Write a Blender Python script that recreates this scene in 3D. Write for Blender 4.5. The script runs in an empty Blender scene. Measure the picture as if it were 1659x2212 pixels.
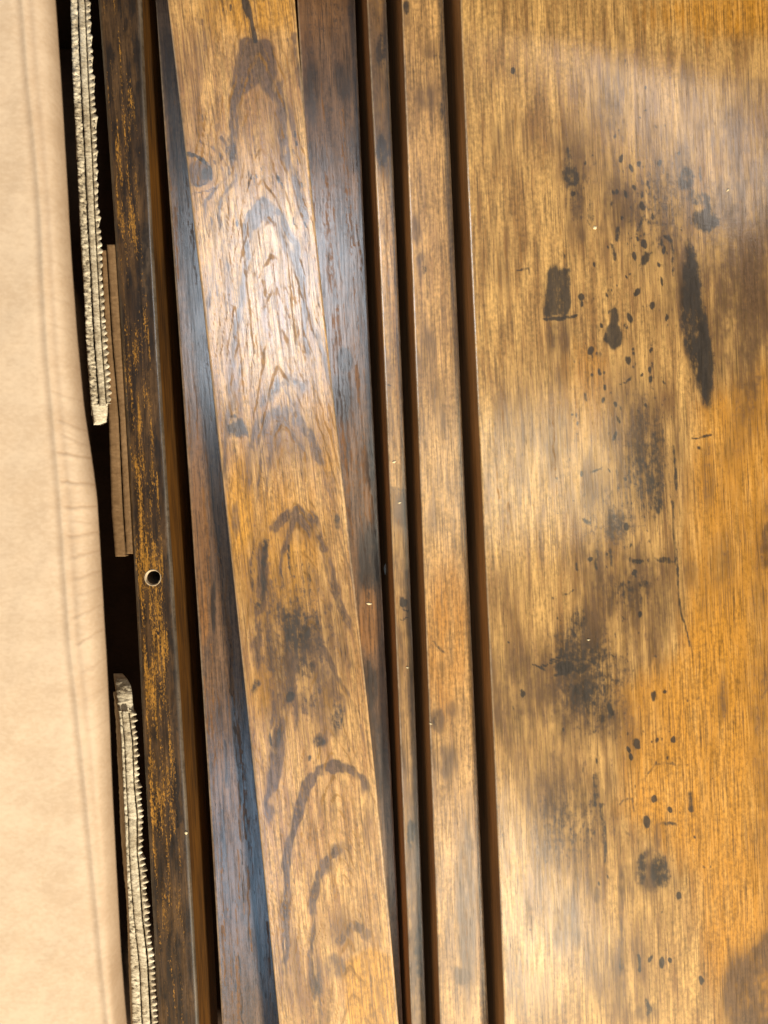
import bpy, math, random
import numpy as np
from mathutils import Vector

# ------------------------------------------------------------------ camera, light, exposure
SC = bpy.context.scene
COL = SC.collection
H = 0.36                                   # camera height above the top board (metres)
cd = bpy.data.cameras.new('camera'); cam = bpy.data.objects.new('camera', cd); COL.objects.link(cam)
cam.location = (0, 0, H)
cd.sensor_fit = 'HORIZONTAL'; cd.sensor_width = 36; cd.lens = 36
cd.clip_start = 0.01; cd.clip_end = 50
cd.dof.use_dof = True; cd.dof.focus_distance = 0.415; cd.dof.aperture_fstop = 10
SC.camera = cam
SC.view_settings.view_transform = 'Standard'; SC.view_settings.look = 'None'
SC.view_settings.exposure = 0; SC.view_settings.gamma = 1

w = bpy.data.worlds.new('World'); SC.world = w; w.use_nodes = True
bg = w.node_tree.nodes['Background']
bg.inputs[0].default_value = (1.0, 0.80, 0.60, 1); bg.inputs[1].default_value = 0.11

def lamp(name, loc, size, power, col, target=(0, 0, 0), size_y=None, shape=None):
    ld = bpy.data.lights.new(name, 'AREA'); ld.energy = power; ld.color = col
    ld.size = size
    ld.shape = shape or ('RECTANGLE' if size_y else 'DISK')
    if size_y: ld.size_y = size_y
    o = bpy.data.objects.new(name, ld); COL.objects.link(o); o.location = loc
    d = Vector(target) - Vector(loc)
    o.rotation_euler = d.to_track_quat('-Z', 'Y').to_euler()
    return o

ROLL = 0.11                                # the stacked boards lean: they fall away to the right
def above(px, py, zl=1.6, z0=-0.03):       # where a ceiling lamp hangs so that a stacked board mirrors it there
    k = zl + H - 2 * z0
    return ((px - 829.5) / 1659 * k + 2 * ROLL * (zl - z0), -(py - 1106) / 1659 * k, zl)

lamp('key_lamp', (0.80, -2.5, 1.25), 0.15, 208, (1.0, 0.89, 0.67))
lamp('ceiling_lamp', above(600, 650), 0.34, 7.0, (0.80, 0.90, 1.0), size_y=0.52)
lamp('ceiling_lamp', above(480, 1860), 0.26, 2.1, (0.42, 0.70, 1.0), size_y=0.56)
lamp('ceiling_lamp', above(1085, 1960), 0.36, 3.0, (1.0, 0.91, 0.72), size_y=0.5)
lamp('ceiling_lamp', above(1080, 1030), 0.34, 2.5, (1.0, 0.91, 0.68), size_y=0.6)
lamp('ceiling_lamp', above(1420, 95), 1.1, 3.4, (1.0, 0.90, 0.80), size_y=0.24)

# ------------------------------------------------------------------ helpers
W0 = 1659.0
def wx(px, z): return (px - 829.5) / W0 * (H - z)
def wy(py, z): return -(py - 1106.0) / W0 * (H - z)
Y0, Y1 = -190.0, 2850.0
XR = 0.046
def onplane(px, py, c, m=ROLL):
    """point of the leaning plane z = c - m (x - XR) that the frame shows at (px, py)"""
    u = (np.asarray(px, float)-829.5)/W0; v = -(np.asarray(py, float)-1106.0)/W0
    x = u*(H-c-m*XR)/(1-u*m); z = c-m*(x-XR)
    return x, v*(H-z), z

def line_fn(pts):
    ys = np.array([p[1] for p in pts], float); xs = np.array([p[0] for p in pts], float)
    a, b = (xs[1]-xs[0])/(ys[1]-ys[0]), (xs[-1]-xs[-2])/(ys[-1]-ys[-2])
    m = (xs[-1]-xs[0])/(ys[-1]-ys[0])
    a = 0.3*a+0.7*m; b = 0.3*b+0.7*m
    def f(y):
        y = np.asarray(y, float)
        r = np.interp(y, ys, xs)
        r = np.where(y < ys[0], xs[0]+a*(y-ys[0]), r)
        return np.where(y > ys[-1], xs[-1]+b*(y-ys[-1]), r)
    return f

def smooth_fn(pts, deg=3):
    """low order fit through the measured points: a board's edge is a clean line"""
    ys = np.array([p[1] for p in pts], float); xs = np.array([p[0] for p in pts], float)
    c = np.polyfit((ys-1106)/1106, xs, min(deg, len(pts)-1))
    return lambda y: np.polyval(c, (np.asarray(y, float)-1106)/1106)

_rs = np.random.RandomState(7)
_tab = _rs.rand(256, 256)
def vnoise(x, y, seed=0):
    x = np.asarray(x, float)+seed*17.31; y = np.asarray(y, float)+seed*5.77
    xi = np.floor(x).astype(int); yi = np.floor(y).astype(int)
    fx = x-xi; fy = y-yi
    fx = fx*fx*(3-2*fx); fy = fy*fy*(3-2*fy)
    t = lambda a, b: _tab[a % 256, b % 256]
    return (t(xi, yi)*(1-fx)*(1-fy)+t(xi+1, yi)*fx*(1-fy)+t(xi, yi+1)*(1-fx)*fy+t(xi+1, yi+1)*fx*fy)*2-1
def fbm(x, y, seed=0, o=4):
    r = 0; a = 1; s = 0
    for k in range(o):
        r = r+a*vnoise(x*2**k, y*2**k, seed+k*3); s += a; a *= .5
    return r/s

def sheet(name, P, mat, parent=None, attrs=None, uv=None, smooth=True, flip=False, closed=False, caps=False):
    """mesh from a grid of points P[row, col, 3]; attrs: name -> [row, col, 3]"""
    R, C = P.shape[:2]
    me = bpy.data.meshes.new(name)
    idx = np.arange(R*C).reshape(R, C)
    if closed:
        idx = np.concatenate([idx, idx[:, :1]], axis=1)
    a = idx[:-1, :-1].ravel(); b = idx[:-1, 1:].ravel(); c = idx[1:, 1:].ravel(); d = idx[1:, :-1].ravel()
    F = np.stack([a, d, c, b] if not flip else [a, b, c, d], axis=1)
    nf = len(F)
    ncap = 2 if caps else 0
    V = P.reshape(-1, 3).astype(np.float32)
    me.vertices.add(len(V)); me.vertices.foreach_set('co', V.ravel())
    loops = F.ravel()
    tot = np.full(nf, 4)
    if caps:
        r0 = np.arange(C); r1 = (R-1)*C+np.arange(C)[::-1]
        if flip: r0, r1 = r0[::-1], r1[::-1]
        loops = np.concatenate([loops, r0, r1]); tot = np.concatenate([tot, [C, C]])
    me.loops.add(len(loops)); me.loops.foreach_set('vertex_index', loops.astype(np.int32))
    me.polygons.add(len(tot))
    st = np.concatenate([[0], np.cumsum(tot)[:-1]]).astype(np.int32)
    me.polygons.foreach_set('loop_start', st)
    me.update(calc_edges=True)
    me.polygons.foreach_set('use_smooth', np.full(len(tot), smooth))
    if caps: 
        me.polygons[nf].use_smooth = False; me.polygons[nf+1].use_smooth = False
    if uv is not None:
        l = me.uv_layers.new(name='print')
        u = uv.reshape(-1, 2)[loops].astype(np.float32)
        l.data.foreach_set('uv', u.ravel())
    for k, v in (attrs or {}).items():
        ca = me.color_attributes.new(k, 'FLOAT_COLOR', 'POINT')
        q = np.ones((len(V), 4), np.float32); q[:, :3] = v.reshape(-1, 3)
        ca.data.foreach_set('color', q.ravel())
    me.validate()
    me.materials.append(mat)
    o = bpy.data.objects.new(name, me); COL.objects.link(o)
    if parent: o.parent = parent
    return o

def thing(name, label, cat, loc=(0, 0, 0), group=None):
    o = bpy.data.objects.new(name, None); COL.objects.link(o); o.location = loc
    o['label'] = label; o['category'] = cat
    o.empty_display_size = 0.02
    if group: o['group'] = group
    return o
def settle(root):
    """children were built in world space: keep them there under the moved Empty"""
    for c in root.children:
        c.location = -Vector(root.location)
        
# ------------------------------------------------------------------ materials
def srgb(r, g, b):
    f = lambda c: ((c/255+0.055)/1.055)**2.4 if c/255 > 0.04045 else c/255/12.92
    return (f(r), f(g), f(b), 1)

class NT:
    def __init__(s, name):
        s.m = bpy.data.materials.new(name); s.m.use_nodes = True
        s.t = s.m.node_tree; s.b = s.t.nodes['Principled BSDF']
    def n(s, typ, **kw):
        x = s.t.nodes.new(typ)
        for k, v in kw.items(): setattr(x, k, v)
        return x
    def link(s, a, b): s.t.links.new(a, b)
    def val(s, sock, v):
        if hasattr(v, 'is_linked') or hasattr(v, 'links'): s.link(v, sock)
        else: sock.default_value = v
    def math(s, op, a, b=0.0, c=None, clamp=False):
        x = s.n('ShaderNodeMath', operation=op, use_clamp=clamp)
        s.val(x.inputs[0], a); s.val(x.inputs[1], b)
        if c is not None: s.val(x.inputs[2], c)
        return x.outputs[0]
    def sstep(s, v, lo, hi, a=0.0, b=1.0):
        x = s.n('ShaderNodeMapRange', interpolation_type='SMOOTHSTEP')
        s.val(x.inputs['Value'], v)
        x.inputs['From Min'].default_value = lo; x.inputs['From Max'].default_value = hi
        x.inputs['To Min'].default_value = a; x.inputs['To Max'].default_value = b
        return x.outputs[0]
    def mix(s, f, a, b, mode='MIX'):
        x = s.n('ShaderNodeMix', data_type='RGBA', blend_type=mode)
        s.val(x.inputs[0], f); s.val(x.inputs[6], a); s.val(x.inputs[7], b)
        return x.outputs[2]
    def scaled(s, vec, sc, off=(0, 0, 0), rot=0):
        x = s.n('ShaderNodeMapping'); s.link(vec, x.inputs[0])
        x.inputs['Scale'].default_value = sc; x.inputs['Location'].default_value = off
        x.inputs['Rotation'].default_value = (0, 0, rot)
        return x.outputs[0]
    def noise(s, vec, scale=1, detail=4, rough=.55, dist=0):
        x = s.n('ShaderNodeTexNoise'); s.link(vec, x.inputs['Vector'])
        x.inputs['Scale'].default_value = scale; x.inputs['Detail'].default_value = detail
        x.inputs['Roughness'].default_value = rough; x.inputs['Distortion'].default_value = dist
        return x.outputs[0]
    def bump(s, h, strength, dist, normal=None):
        x = s.n('ShaderNodeBump'); s.val(x.inputs['Height'], h)
        x.inputs['Strength'].default_value = strength; x.inputs['Distance'].default_value = dist
        if normal is not None: s.link(normal, x.inputs['Normal'])
        return x.outputs[0]

def laminate(name, honey, tan, orange, grey, dark, seed=0.0, rough=0.46, coat=0.9, coat_rough=0.22, gold=None, edgecol=srgb(178, 158, 134),
             pore=0.6, streak_len=0.45, spec=0.35):
    """printed rustic wood laminate. Attributes: stain = (grey stain, dark stain, orange tone),
    tone = (printed lines, gold flakes, pore density)"""
    N = NT(name)
    uv = N.n('ShaderNodeUVMap', uv_map='print').outputs[0]
    off = (seed*3.7, seed*1.9, seed)
    st = N.n('ShaderNodeVertexColor', layer_name='stain'); tn = N.n('ShaderNodeVertexColor', layer_name='tone')
    s1 = N.n('ShaderNodeSeparateColor'); N.link(st.outputs[0], s1.inputs[0])
    s2 = N.n('ShaderNodeSeparateColor'); N.link(tn.outputs[0], s2.inputs[0])
    fine = N.noise(N.scaled(uv, (22, 22*streak_len*0.12, 1), off), 1, 5, .6)       # thin grain streaks
    mid = N.noise(N.scaled(uv, (6, 0.55, 1), off), 1, 5, .6, .3)
    big = N.noise(N.scaled(uv, (1.4, 0.6, 1), off), 1, 4, .5)
    mott = N.noise(N.scaled(uv, (14, 9, 1), off), 1, 6, .65)                       # small mottling
    f = N.math('ADD', N.math('MULTIPLY', mid, .5), N.math('MULTIPLY', fine, .35))
    f = N.math('ADD', f, N.math('MULTIPLY', big, .30))
    base = N.mix(N.sstep(f, .46, .70), honey, tan)
    o_ = N.math('ADD', s1.outputs[2], N.math('MULTIPLY', N.math('SUBTRACT', mid, .5), .7))
    base = N.mix(N.sstep(o_, .2, .9), base, orange)
    hair = N.noise(N.scaled(uv, (40, .8, 1), off), 1, 4, .6, .1)                   # hair-thin darker grain
    base = N.mix(N.sstep(hair, .50, .64, 0, .70), base, N.mix(.5, tan, dark))
    base = N.mix(N.sstep(hair, .34, .46, .40, 0), base, honey)
    # ragged stains
    rag = N.math('ADD', N.math('MULTIPLY', N.math('SUBTRACT', fine, .5), .8),
                 N.math('ADD', N.math('MULTIPLY', N.math('SUBTRACT', mott, .5), 1.3),
                        N.math('MULTIPLY', N.math('SUBTRACT', mid, .5), .5)))
    g = N.sstep(N.math('ADD', s1.outputs[0], N.math('MULTIPLY', rag, .85)), .16, .80)
    base = N.mix(N.math('MULTIPLY', g, .90), base, grey)
    # printed lines
    ln = N.sstep(N.math('ADD', s2.outputs[0], N.math('MULTIPLY', rag, .7)), .25, .75)
    linecol = N.mix(.5, grey, dark)
    base = N.mix(N.math('MULTIPLY', ln, .75), base, N.mix(.35, linecol, orange))
    d = N.sstep(N.math('ADD', s1.outputs[1], N.math('MULTIPLY', rag, .95)), .16, .72)
    base = N.mix(N.math('MULTIPLY', d, .90), base, dark)
    # gold flakes worn through the dark
    gv = N.noise(N.scaled(uv, (36, 13, 1), off), 1, 6, .72, .4)
    gvv = N.noise(N.scaled(uv, (12, .8, 1), off), 1, 3, .5)
    gf = N.math('ADD', N.math('ADD', gv, N.math('MULTIPLY', N.math('SUBTRACT', gvv, .5), .8)), s2.outputs[1])
    gold = N.mix(mott, orange, gold or honey)
    base = N.mix(N.sstep(gf, .91, 1.07), base, gold)
    # pores: short dark dashes along the grain
    pv = N.noise(N.scaled(uv, (34, 3.2, 1), off), 1, 2, .5)
    pf = N.math('ADD', pv, N.math('MULTIPLY', s2.outputs[2], .14))
    pm = N.math('MULTIPLY', N.sstep(pf, .70, .82), pore)
    base = N.mix(pm, base, dark)
    ed = N.n('ShaderNodeVertexColor', layer_name='edge'); s3 = N.n('ShaderNodeSeparateColor'); N.link(ed.outputs[0], s3.inputs[0])
    base = N.mix(N.math('MULTIPLY', s3.outputs[0], N.sstep(mid, .35, .6, .3, .75)), base, edgecol)
    v = N.sstep(N.math('ADD', N.math('MULTIPLY', mott, .45), N.math('MULTIPLY', fine, .55)), .37, .63, .48, 1.26)
    hs = N.n('ShaderNodeHueSaturation'); N.link(base, hs.inputs['Color']); N.link(v, hs.inputs['Value'])
    N.link(hs.outputs[0], N.b.inputs['Base Color'])
    N.link(N.sstep(fine, .3, .7, rough-.05, rough+.10), N.b.inputs['Roughness'])
    N.b.inputs['Specular IOR Level'].default_value = spec
    cw = N.math('MULTIPLY', N.sstep(fine, .38, .60, .55, 1.0), N.math('SUBTRACT', 1.0, N.math('MULTIPLY', ln, .85)))
    cw = N.math('MULTIPLY', cw, N.math('SUBTRACT', coat, N.math('MULTIPLY', pm, .8), clamp=True))
    N.link(cw, N.b.inputs['Coat Weight'])
    N.b.inputs['Coat Roughness'].default_value = coat_rough
    N.b.inputs['Coat IOR'].default_value = 1.9
    wr = N.noise(N.scaled(uv, (7, 22, 1), off, .35), 1, 4, .6)                     # pressed texture of the foil
    h = N.math('ADD', N.math('MULTIPLY', fine, .6), N.math('MULTIPLY', wr, .8))
    h = N.math('ADD', h, N.math('MULTIPLY', pm, -.5))
    bm = N.bump(h, .30, .00007)
    N.link(bm, N.b.inputs['Normal']); N.link(bm, N.b.inputs['Coat Normal'])
    return N.m

HONEY = srgb(212, 166, 98); TAN = srgb(130, 92, 48); ORANGE = srgb(192, 132, 38)
GREY = srgb(84, 60, 38); DARK = srgb(36, 32, 29)
M_top = laminate('laminate_honey_oak', HONEY, TAN, ORANGE, GREY, DARK, 0.0, coat_rough=.15)
M_cath = laminate('laminate_cathedral_oak', srgb(220, 172, 106), srgb(148, 104, 56), srgb(196, 138, 38), srgb(86, 64, 50), srgb(42, 38, 35), 1.3)
M_grey = laminate('laminate_grey_oak', srgb(126, 92, 60), srgb(62, 43, 28), srgb(156, 102, 38), srgb(92, 64, 40), srgb(38, 27, 18), 2.6)
M_mid = laminate('laminate_tan_oak', srgb(208, 160, 96), srgb(134, 98, 56), srgb(190, 128, 40), srgb(88, 63, 40), srgb(36, 28, 22), 3.9)
M_dark = laminate('laminate_dark_speckled', srgb(96, 70, 42), srgb(48, 33, 21), srgb(158, 114, 42), srgb(86, 72, 58), srgb(26, 19, 15), 5.1, coat=.3, gold=srgb(164, 114, 44), edgecol=srgb(104, 90, 74))

def edge_mat(name, c1, c2, rough=.5):
    N = NT(name)
    co = N.n('ShaderNodeTexCoord').outputs['Object']
    a = N.noise(N.scaled(co, (300, 25, 500)), 1, 5, .6)
    b = N.noise(N.scaled(co, (40, 14, 60)), 1, 3, .5)
    f = N.math('ADD', N.math('MULTIPLY', a, .6), N.math('MULTIPLY', b, .4))
    N.link(N.mix(N.sstep(f, .35, .68), c1, c2), N.b.inputs['Base Color'])
    N.b.inputs['Roughness'].default_value = rough
    N.link(N.bump(a, .2, .0004), N.b.inputs['Normal'])
    return N.m
M_edge = edge_mat('edge_band_brown', srgb(206, 160, 106), srgb(150, 110, 68))
M_edgey = edge_mat('edge_band_amber', srgb(122, 80, 26), srgb(52, 32, 14))
M_core = edge_mat('particle_core', srgb(170, 140, 100), srgb(120, 92, 60), .9)

def kraft(name, c1, c2, c3, rough=.85, scale=1.0, bumpy=.35):
    N = NT(name)
    co = N.n('ShaderNodeTexCoord').outputs['Object']
    fib = N.noise(N.scaled(co, (420*scale, 700*scale, 500*scale)), 1, 5, .65, .4)
    blo = N.noise(N.scaled(co, (38*scale, 60*scale, 50*scale)), 1, 4, .6)
    f = N.math('ADD', N.math('MULTIPLY', fib, .5), N.math('MULTIPLY', blo, .5))
    col = N.mix(N.sstep(f, .36, .64), c1, c2)
    at = N.n('ShaderNodeVertexColor', layer_name='wear')
    sp = N.n('ShaderNodeSeparateColor'); N.link(at.outputs[0], sp.inputs[0])
    col = N.mix(N.math('MULTIPLY', sp.outputs[0], .8), col, c3)
    N.link(col, N.b.inputs['Base Color']); N.b.inputs['Roughness'].default_value = rough
    N.b.inputs['Specular IOR Level'].default_value = .2
    N.link(N.bump(f, bumpy, .0006), N.b.inputs['Normal'])
    return N.m
M_kraft = kraft('kraft_cardboard', srgb(214, 190, 164), srgb(198, 172, 145), srgb(150, 112, 80), bumpy=.16)
M_torn = kraft('torn_corrugated_cardboard', srgb(222, 212, 192), srgb(158, 144, 122), srgb(70, 52, 36), scale=2.2, bumpy=.8)
M_fibre = kraft('brown_fibre_strip', srgb(136, 108, 78), srgb(114, 88, 60), srgb(60, 38, 22))
M_inner = kraft('box_inside', srgb(60, 42, 28), srgb(46, 32, 20), srgb(60, 38, 22))  # shade of the deep gaps put into the colour, darker than the outer kraft

# ------------------------------------------------------------------ printed pattern painter
class Paint:
    def __init__(s, X, Y, seed=0, warp=1.0):
        s.RX, s.RY = X, Y
        s.X = X+warp*(7*fbm(X/46, Y/80, seed)+2.2*fbm(X/11, Y/22, seed+20, 2))
        s.Y = Y+warp*(11*fbm(X/40, Y/70, seed+40)+3*fbm(X/9, Y/18, seed+60, 2))
        s.L = {k: np.zeros_like(X) for k in ('grey', 'dark', 'orange', 'line', 'gold', 'pore')}
    def put(s, k, v): s.L[k] = np.maximum(s.L[k], v)
    def ell(s, k, x, y, rx, ry, v, rot=0, soft=.45):
        dx, dy = s.X-x, s.Y-y
        if rot:
            c, n = math.cos(math.radians(rot)), math.sin(math.radians(rot)); dx, dy = dx*c+dy*n, -dx*n+dy*c
        d = np.sqrt((dx/rx)**2+(dy/ry)**2)
        t = np.clip((1+soft-d)/(2*soft), 0, 1)
        s.put(k, v*t*t*(3-2*t))
    def box(s, k, x0, x1, y0, y1, v, soft=8, softy=None):
        softy = softy or soft
        a = np.clip((s.X-x0)/soft+.5, 0, 1)*np.clip((x1-s.X)/soft+.5, 0, 1)
        b = np.clip((s.Y-y0)/softy+.5, 0, 1)*np.clip((y1-s.Y)/softy+.5, 0, 1)
        s.put(k, v*a*b)
    def line(s, k, pts, wd, v, soft=.62, w1=None, raw=False):
        X, Y = (s.RX, s.RY) if raw else (s.X, s.Y)
        w1 = wd if w1 is None else w1
        n = len(pts)-1
        for i, ((x0, y0), (x1, y1)) in enumerate(zip(pts[:-1], pts[1:])):
            m = max(wd, w1)*2+4
            q = (X > min(x0, x1)-m) & (X < max(x0, x1)+m) & (Y > min(y0, y1)-m) & (Y < max(y0, y1)+m)
            if not q.any(): continue
            xx, yy = X[q], Y[q]
            dx, dy = x1-x0, y1-y0; l2 = dx*dx+dy*dy+1e-9
            t = np.clip(((xx-x0)*dx+(yy-y0)*dy)/l2, 0, 1)
            ww = (wd+(w1-wd)*(i+t)/n)/2*(1+.30*vnoise(xx/13, yy/45, 5)+.15*vnoise(xx/5, yy/20, 6))
            d = np.hypot(xx-x0-t*dx, yy-y0-t*dy)/ww
            u = np.clip((1+soft-d)/(2*soft), 0, 1); u = v*u*u*(3-2*u)
            if k == 'grey': u = u*np.clip(.86+.55*vnoise(xx/4.5, yy/34, 8)+.25*vnoise(xx/9, yy/12, 9), .2, 1.1)
            if k == 'grey' and n >= 3:
                g = (i+t)/n; u = u*np.clip(g*7, .25, 1)*np.clip((1-g)*7, .25, 1)
            s.L[k][q] = np.maximum(s.L[k][q], u)
    def poly(s, k, pts, v, soft=8):
        X, Y = s.X, s.Y
        inside = np.zeros(X.shape, bool); dist = np.full(X.shape, 1e9)
        for (x0, y0), (x1, y1) in zip(pts, pts[1:]+pts[:1]):
            c = ((y0 > Y) != (y1 > Y)) & (X < (x1-x0)*(Y-y0)/((y1-y0)+1e-9)+x0)
            inside ^= c
            dx, dy = x1-x0, y1-y0; l2 = dx*dx+dy*dy+1e-9
            t = np.clip(((X-x0)*dx+(Y-y0)*dy)/l2, 0, 1)
            dist = np.minimum(dist, np.hypot(X-x0-t*dx, Y-y0-t*dy))
        sd = np.where(inside, dist, -dist)
        t = np.clip(sd/soft*.5+.5, 0, 1)
        s.put(k, v*t*t*(3-2*t))
    def weather(s, X, Y, seed, amt=.42):
        """uneven ink: every layer thins out and thickens along its own course"""
        n = fbm(X/26, Y/60, seed+90); m = fbm(X/9, Y/16, seed+95, 3)
        for k, a, b in (('grey', .35, .30), ('dark', .18, .30), ('line', .40, .3)):
            s.L[k] = s.L[k]*(1+a*n+b*m)
        s.L['grey'] = np.clip(s.L['grey']+amt*np.clip(fbm(X/50, Y/170, seed+97)+.05, -.2, 1), 0, 1.2)
    def attrs(s):
        return {'stain': np.stack([s.L['grey'], s.L['dark'], s.L['orange']], -1),
                'tone': np.stack([s.L['line'], s.L['gold'], s.L['pore']], -1)}

# ------------------------------------------------------------------ boards
def board(label, Lf, Rf, ztop, thick, mat, paint, seed=0, cell=3.0, bevel=2.2, emat=None, m=ROLL,
          y0=Y0, y1=Y1, group='laminated boards stacked in the carton', hole=None, rmat=None):
    ys = np.arange(y0, y1+1, cell)
    root = thing('wooden_board', label, 'board', tuple(float(q) for q in onplane(Lf(1106), 1106, ztop-thick, m)), group)
    wmax = float(np.max(Rf(ys)-Lf(ys)))
    n = max(6, int(wmax/cell))
    s = np.linspace(0, 1, n+1)
    L = Lf(ys)[:, None]; R = Rf(ys)[:, None]; YY = np.repeat(ys[:, None], n+1, 1)
    X = L+(R-L)*s[None, :]
    # bevel columns
    bw = bevel*(1-np.cos(np.linspace(0, math.pi/2, 5)[1:]))[::-1]
    Zd = np.zeros_like(X)
    e = np.minimum(X-L, R-X)                                      # distance from the nearer edge
    bev = np.clip(1-e/bevel, 0, 1)
    px = W0
    rise = bevel/px*(H-ztop)
    ang = [0, .35, .7, 1.0]
    cols_x = [L+bevel*(1-math.sin(a*math.pi/2)) for a in reversed(ang)]
    cols_z = [-rise*(1-math.cos(a*math.pi/2)) for a in reversed(ang)]
    inner = L+bevel+(R-L-2*bevel)*np.linspace(0, 1, n+1)[None, 1:-1]
    Xc = np.concatenate(cols_x+[inner]+[R-bevel*(1-math.sin(a*math.pi/2)) for a in ang], axis=1)
    Zc = np.concatenate([np.full_like(L, z) for z in cols_z]+[np.zeros_like(inner)] +
                        [np.full_like(L, -rise*(1-math.cos(a*math.pi/2))) for a in ang], axis=1)
    Yc = np.repeat(ys[:, None], Xc.shape[1], 1)
    p = Paint(Xc, Yc, seed)
    paint(p, Xc, Yc)
    p.weather(Xc, Yc, seed, .2 if seed in (5, 6) else .28)
    px_, py_, pz_ = onplane(Xc, Yc, ztop, m)
    nx, nz = math.sin(math.atan(m)), math.cos(math.atan(m))
    P = np.stack([px_+Zc*nx, py_, pz_+Zc*nz], -1)
    uv = np.stack([(Xc-L)/100, Yc/100], -1)
    at = p.attrs(); at['edge'] = np.repeat(np.clip(1-np.minimum(Xc-L, R-Xc)/(bevel*1.3), 0, 1)[..., None], 3, 2)**.5
    if hole:
        hx, hy, hr = hole
        d = np.hypot(Xc-hx, Yc-hy)
        # pull the nearest ring of vertices onto the circle, cut what lies inside
    o = sheet('laminate_face', P, mat, root, at, uv)
    if hole: cut_hole(o, hole, ztop)
    zs = np.array([0, .1, .5, .9, 1.0])
    for side, k in ((0, 0), (1, -1)):
        top = P[:, k]
        nb = len(zs)
        S = np.repeat(top[:, None, :], nb, 1).copy()
        S[..., 2] = top[:, None, 2]-zs[None, :]*(thick-rise)*nz
        S[..., 0] = top[:, None, 0]-zs[None, :]*(thick-rise)*nx
        sheet('edge_band', S[::6], (rmat if side and rmat else emat) or M_edge, root, flip=(side == 0), smooth=False)
    # underside and ends of the particle core
    lo = np.array([nx, 0, nz])*(thick-.0006)
    tl = P[::24, 0]+np.array([.0005, 0, 0]); tr = P[::24, -1]-np.array([.0005, 0, 0])
    dn = np.array([nx, 0, nz])
    ct = np.stack([tl-lo, tr-lo, tr-dn*.0008, tl-dn*.0008], 1)
    if not hole: sheet('core', ct, M_core, root, closed=True, caps=True, smooth=False, flip=True)
    settle(root)
    return root

def cut_hole(o, hole, ztop):
    import bmesh
    hx, hy, hr = hole
    c = Vector((wx(hx, ztop), wy(hy, ztop), ztop)); r = hr/W0*(H-ztop)
    bm = bmesh.new(); bm.from_mesh(o.data)
    near = [v for v in bm.verts if (v.co.xy-c.xy).length < r*.999]
    ring = set()
    for v in near:
        for e in v.link_edges:
            q = e.other_vert(v)
            if (q.co.xy-c.xy).length >= r*.999: ring.add(q)
    bmesh.ops.delete(bm, geom=near, context='VERTS')
    for v in ring:
        d = (v.co.xy-c.xy); d.normalize(); v.co.x = c.x+d.x*r; v.co.y = c.y+d.y*r
    bm.to_mesh(o.data); bm.free()

# edges measured as lines, in the frame's own scale (1659 across)
GL = smooth_fn([(994, 0), (1000, 167), (1010, 367), (1019, 567), (1025, 733), (1034, 920), (1042, 1137), (1053, 1304), (1061, 1475), (1070, 1677), (1079, 1880), (1085, 2082), (1089, 2212)])
FL = smooth_fn([(867, 0), (874, 167), (882, 367), (889, 567), (894, 735), (904, 937), (910, 1104), (917, 1237), (923, 1472), (930, 1657), (939, 1838), (945, 2020), (950, 2212)])
EL = smooth_fn([(792, 0), (799, 133), (807, 267), (812, 433), (819, 567), (827, 735), (834, 870), (842, 1037), (847, 1170), (853, 1304), (858, 1472), (865, 1657), (874, 1838), (881, 2020), (889, 2212)])
FR = smooth_fn([(957, 0), (965, 133), (974, 300), (980, 500), (989, 733), (1000, 970), (1009, 1137), (1015, 1304), (1024, 1475), (1032, 1657), (1038, 1838), (1047, 2020), (1056, 2212)])
ER = smooth_fn([(834, 0), (842, 167), (850, 333), (855, 500), (864, 733), (872, 904), (877, 1037), (884, 1170), (890, 1337), (896, 1475), (903, 1693), (909, 1911), (922, 2212)])
DR = smooth_fn([(766, 0), (777, 233), (784, 400), (790, 533), (797, 733), (805, 904), (814, 1037), (820, 1170), (827, 1304), (832, 1404), (844, 1657), (858, 1911), (870, 2212)])
CL = smooth_fn([(363, 0), (373, 100), (390, 233), (400, 333), (412, 450), (427, 567), (446, 735), (460, 837), (477, 970), (488, 1087), (500, 1204), (513, 1337), (527, 1472), (541, 1620), (556, 1766), (570, 1893), (585, 2020), (603, 2212)])
CR = smooth_fn([(636, 0), (644, 100), (657, 217), (668, 333), (680, 467), (703, 735), (720, 870), (740, 1037), (757, 1187), (770, 1304), (784, 1400), (791, 1472), (807, 1638), (818, 1766), (832, 1911), (847, 2057), (863, 2212)])
BL = smooth_fn([(337, 0), (345, 133), (358, 333), (367, 467), (377, 600), (385, 735), (398, 870), (410, 1037), (418, 1170), (425, 1304), (434, 1472), (446, 1620), (455, 1802), (467, 1984), (480, 2212)])
AL = smooth_fn([(213, 0), (223, 167), (233, 333), (242, 500), (263, 737), (276, 970), (287, 1170), (290, 1200), (301, 1472), (309, 1657), (320, 1838), (330, 2020), (344, 2212)])
AR = smooth_fn([(307, 0), (313, 200), (322, 400), (330, 567), (341, 735), (353, 904), (365, 1070), (375, 1237), (384, 1472), (397, 1657), (408, 1838), (419, 2020), (430, 2212)])

ZG, ZF, ZE, ZD = 0.0, -0.018, -0.036, -0.056
ZC, ZB, ZA = -0.0385, -0.072, -0.052

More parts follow.
